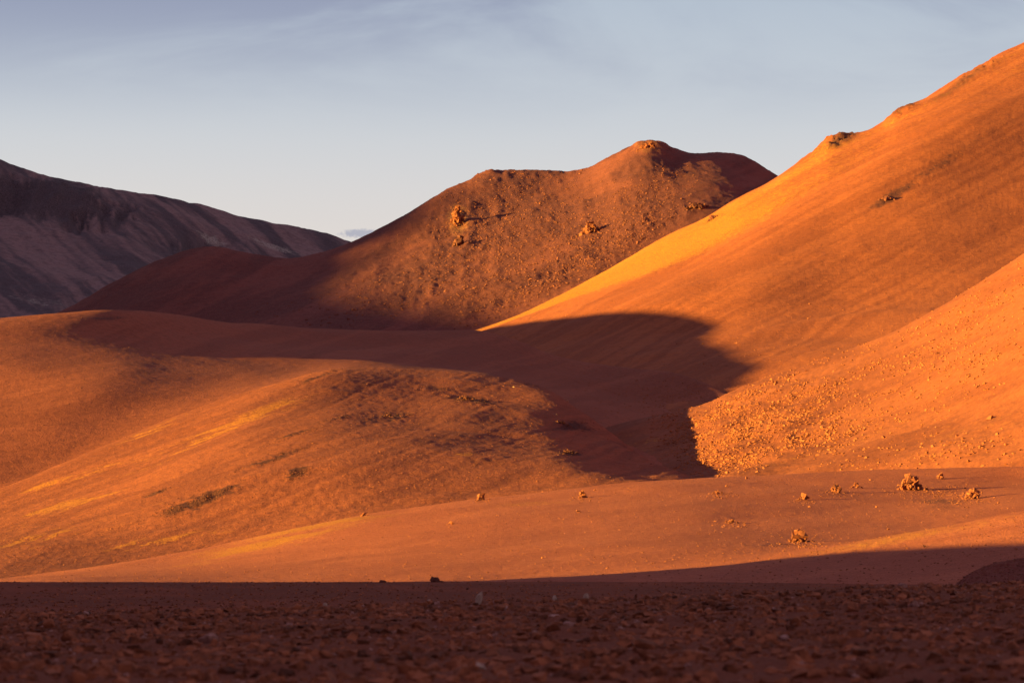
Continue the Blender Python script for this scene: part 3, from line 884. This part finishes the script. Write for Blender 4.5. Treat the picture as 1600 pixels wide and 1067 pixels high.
# rock heaps standing on the sand below the slopes
HC = 'rock heap'
heap('rock_heap', 'tallest jagged rock heap on the sand, throwing the longest shadow', 'sand_tongue', 1424, 765, 44, 22, 42, 'orange', HC, 401)
heap('rock_heap', 'rounded rock heap with a long shadow, nearest the right edge of the sand', 'sand_tongue', 1520, 779, 34, 16, 30, 'orange', HC, 402)
heap('rock_heap', 'small low rock heap directly behind the tallest jagged heap', 'sand_tongue', 1469, 748, 18, 8, 12, 'orange', HC, 403)
heap('rock_heap', 'long trailing rock heap left of the tallest jagged heap', 'sand_tongue', 1308, 769, 30, 13, 22, 'orange', HC, 404, depth=0.5)
heap('rock_heap', 'low rubbly heap at the right end of the long trailing heap', 'sand_tongue', 1338, 763, 26, 8, 16, 'orange', HC, 405, depth=0.5)
heap('rock_heap', 'small dark-sided rock heap just left of the long trailing heap', 'sand_tongue', 1256, 781, 22, 9, 14, 'orange', HC, 406)
heap('rock_heap', 'bulky rock heap standing alone just above the shaded sand', 'sand_tongue', 1250, 847, 34, 17, 34, 'orange', HC, 407)
heap('rock_heap', 'compact rock heap with a thin shadow in the middle of the sand tongue', 'sand_tongue', 909, 777, 19, 10, 14, 'orange', HC, 408)
heap('rock_heap', 'flat little rock heap just below the compact heap mid-tongue', 'sand_tongue', 903, 801, 20, 4, 10, 'orange', HC, 409)
heap('rock_heap', 'small flat rock heap alone on the left half of the sand tongue', 'sand_tongue', 706, 819, 18, 5, 10, 'orange', HC, 410)
heap('rock_heap', 'rock heap sitting on the crest of the sand tongue before the stony hump', 'sand_tongue', 750, 781, 20, 9, 14, 'orange', HC, 411)
heap('rock_heap', 'leftmost rock heap, low on the crest of the sand tongue', 'sand_tongue', 570, 806, 20, 6, 12, 'orange', HC, 412)
heap('rock_heap', 'flat spread of pale rocks with a thin shadow below the tip of the valley shade', 'sand_tongue', 1124, 772, 30, 6, 16, 'orange', HC, 413)
heap('rock_heap', 'loose low rock heap in the dark gravel patch mid-sand', 'sand_tongue', 1142, 817, 32, 6, 16, 'orange', HC, 414)
heap('rock_heap', 'tiny rock heap on the crest under the end of the rubble slope', 'sand_tongue', 1166, 748, 14, 4, 7, 'orange', HC, 415)
heap('rock_heap', 'low dark rock heap on the bright edge of the near shade', 'sand_tongue', 1442, 854, 18, 4, 8, 'dark', HC, 416)

# outcrops on the far slopes
OC = 'outcrop'
heap('rock_outcrop', 'bright ochre rock outcrop high on the left face of the red mountain', 'rocky_mountain', 714, 350, 26, 26, 46, 'orange', OC, 421, rock=(0.14, 0.34), depth=1.0)
heap('rock_outcrop', 'dark crag below the bright ochre outcrop on the red mountain', 'rocky_mountain', 717, 384, 20, 14, 20, 'dark', OC, 422, rock=(0.2, 0.5))
heap('rock_outcrop', 'craggy outcrop on the summit of the red mountain', 'rocky_mountain', 1012, 233, 36, 7, 34, 'orange', OC, 423, rock=(0.25, 0.6))
heap('rock_outcrop', 'ragged outcrop breaking the skyline of the orange hill, lower of two', 'orange_hill', 1318, 219, 64, 7, 60, 'red', OC, 424, rock=(0.25, 0.8), depth=0.8)
heap('rock_outcrop', 'dark outcrop on the skyline of the orange hill, upper of two', 'orange_hill', 1408, 176, 28, 3, 14, 'dark', OC, 425, rock=(0.3, 0.8))
heap('rock_outcrop', 'small dark outcrop low on the edge of the orange hill', 'orange_hill', 1112, 343, 18, 6, 16, 'red', OC, 426, rock=(0.25, 0.6))
heap('rock_outcrop', 'round ochre rock knot in the middle of the red mountain face', 'rocky_mountain', 922, 362, 30, 12, 36, 'orange', OC, 427, rock=(0.2, 0.5), depth=0.9)
heap('rock_outcrop', 'long dark rock ledge right of the rock knot on the red mountain', 'rocky_mountain', 1088, 324, 44, 6, 34, 'dark', OC, 428, rock=(0.3, 0.8), depth=0.7)
heap('rock_outcrop', 'dark rock rib beneath the bright band of the orange hill', 'orange_hill', 1387, 313, 26, 6, 20, 'red', OC, 429, rock=(0.3, 0.7))

# ledges of dark rock on the stony hump
heap('rock_ledge', 'broad dark rock ledge low on the left side of the stony hump', 'stony_hump', 325, 776, 84, 3, 26, 'dark', 'rock ledge', 431, rock=(0.14, 0.34), depth=0.9)
heap('rock_ledge', 'short dark rock ledge right of the broad ledge on the hump', 'stony_hump', 462, 741, 32, 3, 18, 'dark', 'rock ledge', 432, rock=(0.14, 0.36))
heap('rock_ledge', 'dark rock ledge casting a small shadow on the upper left of the hump', 'stony_hump', 606, 652, 32, 5, 18, 'dark', 'rock ledge', 433, rock=(0.14, 0.36))
heap('rock_ledge', 'dark rock ledge near the top of the hump, edged by shade', 'stony_hump', 728, 624, 36, 6, 20, 'dark', 'rock ledge', 434, rock=(0.14, 0.36))
heap('rock_ledge', 'dark rock ledge on the right shoulder of the hump beside the valley shade', 'stony_hump', 880, 664, 40, 6, 20, 'dark', 'rock ledge', 435, rock=(0.14, 0.36))
heap('rock_ledge', 'small dark rock ledge lowest on the right side of the hump', 'stony_hump', 888, 707, 34, 5, 24, 'dark', 'rock ledge', 436, rock=(0.14, 0.36))

# single boulders the eye picks out
p = ground_at('bright_rubble_slope', 1548, 654)
single('boulder', 'largest lone ochre boulder on the bright rubble slope, near the right edge', 'boulder', SETS['orange'][2], p, 1.5)
heap('rock_heap', 'larger of two dark rock lumps on the edge of the dark plain', 'gravel_plain', 684, 909.5, 20, 6, 12, 'dark', HC, 441, rock=(0.25, 0.75))
heap('rock_heap', 'smaller, flatter of two dark rock lumps on the edge of the dark plain', 'gravel_plain', 598, 909.5, 17, 4, 10, 'dark', HC, 442, rock=(0.25, 0.7))
for (bx, by, lab, sz) in [(893, 619, 'pale boulder at the head of the dark gully on the hump', 1.0), (870, 648, 'pale boulder on the hump between two dark ledges', 0.8), (803, 604, 'pale boulder alone high on the shaded back of the hump', 0.8)]:
    single('boulder', lab, 'boulder', SETS['pale'][3], ground_at('stony_hump', bx, by + 1), sz)


def field(layer, n, weight, seed, lo, hi, label, group, key, power=2.0):
    P = scatter(layer, n, weight, seed)
    S = logsize(n, lo, hi, seed + 1, power)
    for q, sz in zip(P, S):
        single('boulder', label, 'boulder', SETS[key][random.randrange(len(SETS[key]))], q, float(sz), group)


def w_fan(px, py):
    return np.clip(1.6 * patch(px, py, 1180, 665, 130, 55, 22) + 0.8 * patch(px, py, 1070, 668, 60, 30, 0) + 1.0 * patch(px, py, 1240, 690, 120, 14, 14) + 0.4 * patch(px, py, 1180, 610, 110, 18, 28), 0, 2) * (px > 1010)


def w_upper(px, py):
    return np.clip(patch(px, py, 1440, 560, 200, 90, 30), 0, 1) * (px < 1610)


def w_flat(px, py):
    return np.clip(patch(px, py, 1440, 705, 260, 30, 4), 0, 1) * (px < 1610) * (py < 735)


def w_valley(px, py):
    return np.clip(patch(px, py, 1070, 625, 80, 45, 0), 0, 1) * (px < 1150)


def w_basin(px, py):
    return np.clip(patch(px, py, 1270, 510, 250, 90, 14), 0, 1) * (px < 1500) * (py < 585)


def w_sand(px, py):
    return np.clip(0.25 + 1.5 * patch(px, py, 1440, 775, 170, 30, 0) + 0.6 * patch(px, py, 1100, 760, 300, 20, 2), 0, 2) * (px > 500) * (px < 1610) * (py > 740)


field('bright_rubble_slope', 120, w_fan, 501, 0.6, 1.4, 'angular boulder in the rubble fan beside the valley shade', 'boulders of the rubble fan beside the valley shade', 'boulder')
field('bright_rubble_slope', 50, w_upper, 503, 0.5, 1.15, 'boulder scattered on the upper bright orange slope', 'boulders scattered over the upper bright slope', 'boulder')
field('bright_rubble_slope', 40, w_flat, 505, 0.5, 1.15, 'boulder lying loose at the foot of the bright rubble slope', 'loose boulders at the foot of the bright slope', 'boulder')
field('smooth_dome_hill', 20, w_valley, 507, 0.5, 1.0, 'dusty boulder lying in the shaded valley floor', 'boulders in the shaded valley', 'boulder')
field('orange_hill', 30, w_basin, 509, 0.7, 1.5, 'pale speck of boulder on the lower orange hill', 'boulders sprinkled on the lower orange hill', 'boulder')
field('sand_tongue', 35, w_sand, 511, 0.25, 0.62, 'loose boulder lying between the rock heaps on the sand', 'loose boulders between the rock heaps', 'boulder')

# ------------------------------------------------------------------ rubble and gravel nobody could count


def strew(name, label, layer, n, weight, seed, lo, hi, mat, flat=0.7, power=2.2, area=True):
    P = scatter(layer, n, weight, seed, area=area)
    return stuff_rocks(name, label, name, P, logsize(n, lo, hi, seed + 1, power), mat, seed + 2, flat)


HEAPS = [(1424, 768, 60), (1520, 782, 44), (1308, 771, 40), (1256, 783, 26), (1250, 850, 44), (909, 779, 26), (750, 783, 24), (1124, 774, 36), (1142, 819, 40), (1490, 770, 70)]
inframe = lambda px: ((px > -60) & (px < 1660)) * 1.0
strew('rubble', 'small broken rocks strewn over the bright rubble slope', 'bright_rubble_slope', 10500, lambda px, py: (0.22 + 1.1 * smooth01(bands(px, py, 20, 60, 14, 865), 0.38, 0.8)) * (2.6 * w_fan(px, py) + 0.8 * w_upper(px, py) + 0.35 * w_flat(px, py) + 0.25 * patch(px, py, 1560, 460, 90, 60, 38)) * inframe(px), 601, 0.22, 1.05, M_rock_bright, power=2.3)
strew('rubble', 'small dusty rocks strewn along the shaded valley floor', 'smooth_dome_hill', 1800, lambda px, py: w_valley(px, py) + 0.25 * patch(px, py, 960, 610, 160, 60, -20), 611, 0.25, 0.8, M_rock_bright)
strew('rubble', 'scree of broken rock covering the face of the red mountain', 'rocky_mountain', 6000, lambda px, py: np.clip(1.2 * patch(px, py, 780, 370, 150, 95, 25) + 1.2 * patch(px, py, 960, 350, 130, 60, 35) + patch(px, py, 880, 425, 180, 16, 28) + .3 * patch(px, py, 560, 470, 160, 40, 10), 0, 2) * (py < 520), 621, 0.9, 2.8, M_rock_red)
strew('rubble', 'small rocks sprinkled over the orange hill', 'orange_hill', 2200, lambda px, py: (0.25 + 1.3 * patch(px, py, 1300, 300, 120, 12, 30) + 0.8 * patch(px, py, 1330, 220, 70, 10, 30) + 0.5 * patch(px, py, 1450, 280, 160, 30, 30)) * inframe(px) * (py < 580), 631, 0.35, 1.0, M_rock_orange)
strew('rubble', 'dark broken rock lying in patches on the stony hump', 'stony_hump', 3500, lambda px, py: sum(w * patch(px, py, cx, cy, rx, ry, a) for (cx, cy, rx, ry, a, w) in DARKS) * smooth01(bands(px, py, 18, 45, 4.5, 143), 0.4, 0.7), 641, 0.12, 0.50, M_rock_dark, power=3.0)
strew('rubble', 'pebbles and small rocks sprinkled over the stony hump', 'stony_hump', 4500, lambda px, py: (0.4 + 0.6 * smooth01(px, 300, 900)) * inframe(px) * (px < 1100), 651, 0.12, 0.45, M_rock_orange)
strew('rubble', 'sparse small rocks on the smooth dome hill', 'smooth_dome_hill', 1500, lambda px, py: (0.3 + patch(px, py, 120, 540, 150, 40, 0)) * inframe(px) * (px < 800), 661, 0.2, 0.6, M_rock_dark)
strew('gravel', 'fine gravel and pebbles over the sand tongue', 'sand_tongue', 9000, lambda px, py: (0.35 + 1.6 * patch(px, py, 1465, 785, 80, 22, -10) + 0.5 * patch(px, py, 1140, 812, 60, 14, 0) + 0.5 * patch(px, py, 1200, 850, 200, 25, 10) + .3 * w_sand(px, py)) * inframe(px), 671, 0.06, 0.30, M_rock_orange, power=3.0)
strew('gravel', 'broken bits lying round the rock heaps on the sand', 'sand_tongue', 1600, lambda px, py: sum(patch(px, py, x, y, w, w * 0.22, 0) ** 2 for x, y, w in HEAPS), 675, 0.10, 0.45, M_rock_orange, power=2.5)
strew('gravel', 'dark gravel spread over the flat shaded plain', 'gravel_plain', 11000, lambda px, py: (py < 975) * inframe(px), 681, 0.05, 0.26, M_stone_dark, power=3.0)
strew('rubble', 'reddish rubble covering the small mound at the right edge', 'dark_rubble_mound', 2500, lambda px, py: inframe(px), 691, 0.06, 0.28, M_rock_red)
strew('gravel', 'blurred brown gravel covering the nearest ground', 'stony_ground', 23000, lambda px, py: ((px > -600) & (px < 2200) & (py < 1180)) * 1.0, 701, 0.03, 0.22, M_stone_dark, power=2.6, area=False)
strew('gravel', 'pale chips sprinkled in the nearest gravel', 'stony_ground', 1100, lambda px, py: ((px > -250) & (px < 1850) & (py < 1180)) * 1.0, 711, 0.025, 0.10, M_stone_pale, area=False)

# stones of the nearest ground
for (px, py, sz, sc, key, lab) in [
        (745, 944, 0.27, (0.62, 0.5, 1.5), 'stone_bleached', 'pale pointed stone standing tallest on the near ridge of gravel'),
        (671, 943, 0.16, (0.7, 0.6, 1.2), 'stone_bleached', 'small pale upright stone left of the tallest pointed stone'),
        (868, 936, 0.18, (0.8, 0.6, 1.15), 'stone_bleached', 'small pale upright stone right of the tallest pointed stone'),
        (915, 934, 0.19, (1.0, 0.6, 1.1), 'stone_bleached', 'pale wedge-shaped stone on the ridge of gravel near the middle'),
        (996, 932, 0.16, (0.6, 0.7, 1.4), 'stone', 'dark upright stone on the gravel ridge right of the pale wedge'),
        (565, 947, 0.20, (1.2, 0.8, 0.8), 'stone', 'broad brown stone on the gravel ridge left of the pointed stones'),
        (505, 949, 0.20, (0.9, 0.6, 1.3), 'stone_bleached', 'pale jagged stone on the left part of the gravel ridge'),
        (213, 956, 0.15, (1.0, 0.8, 1.0), 'stone', 'dark stone farthest left on the gravel ridge'),
        (505, 1028, 0.17, (1.3, 0.8, 0.8), 'stone', 'large blurred dark stone in the left part of the near gravel'),
        (745, 1045, 0.17, (1.3, 0.8, 0.6), 'stone_bleached', 'flat pale blurred slab stone low in the middle of the near gravel')]:
    single('stone', lab, 'stone', SETS[key][random.randrange(10)], ground_at('stony_ground', px, py), sz, None, rot=(0.1, 0.15, 0.4), scale=sc)
P = scatter('stony_ground', 285, lambda px, py: ((px > -30) & (px < 1630) & (py < 1075)) * 1.0, 721, area=False)
S = logsize(285, 0.10, 0.32, 722, 2.2)
for q, sz in zip(P, S):
    key = 'stone_pale' if random.random() < 0.07 else 'stone'
    if key == 'stone_pale':
        lab, grp = 'pale grey blurred stone standing out of the near brown gravel', 'pale stones in the near gravel'
    else:
        lab, grp = 'brown blurred stone of fist to head size in the near gravel', 'loose brown stones in the near gravel'
    single('stone', lab, 'stone', SETS[key][random.randrange(10)], q, float(sz), grp, scale=(1.15, 0.95, 0.7))
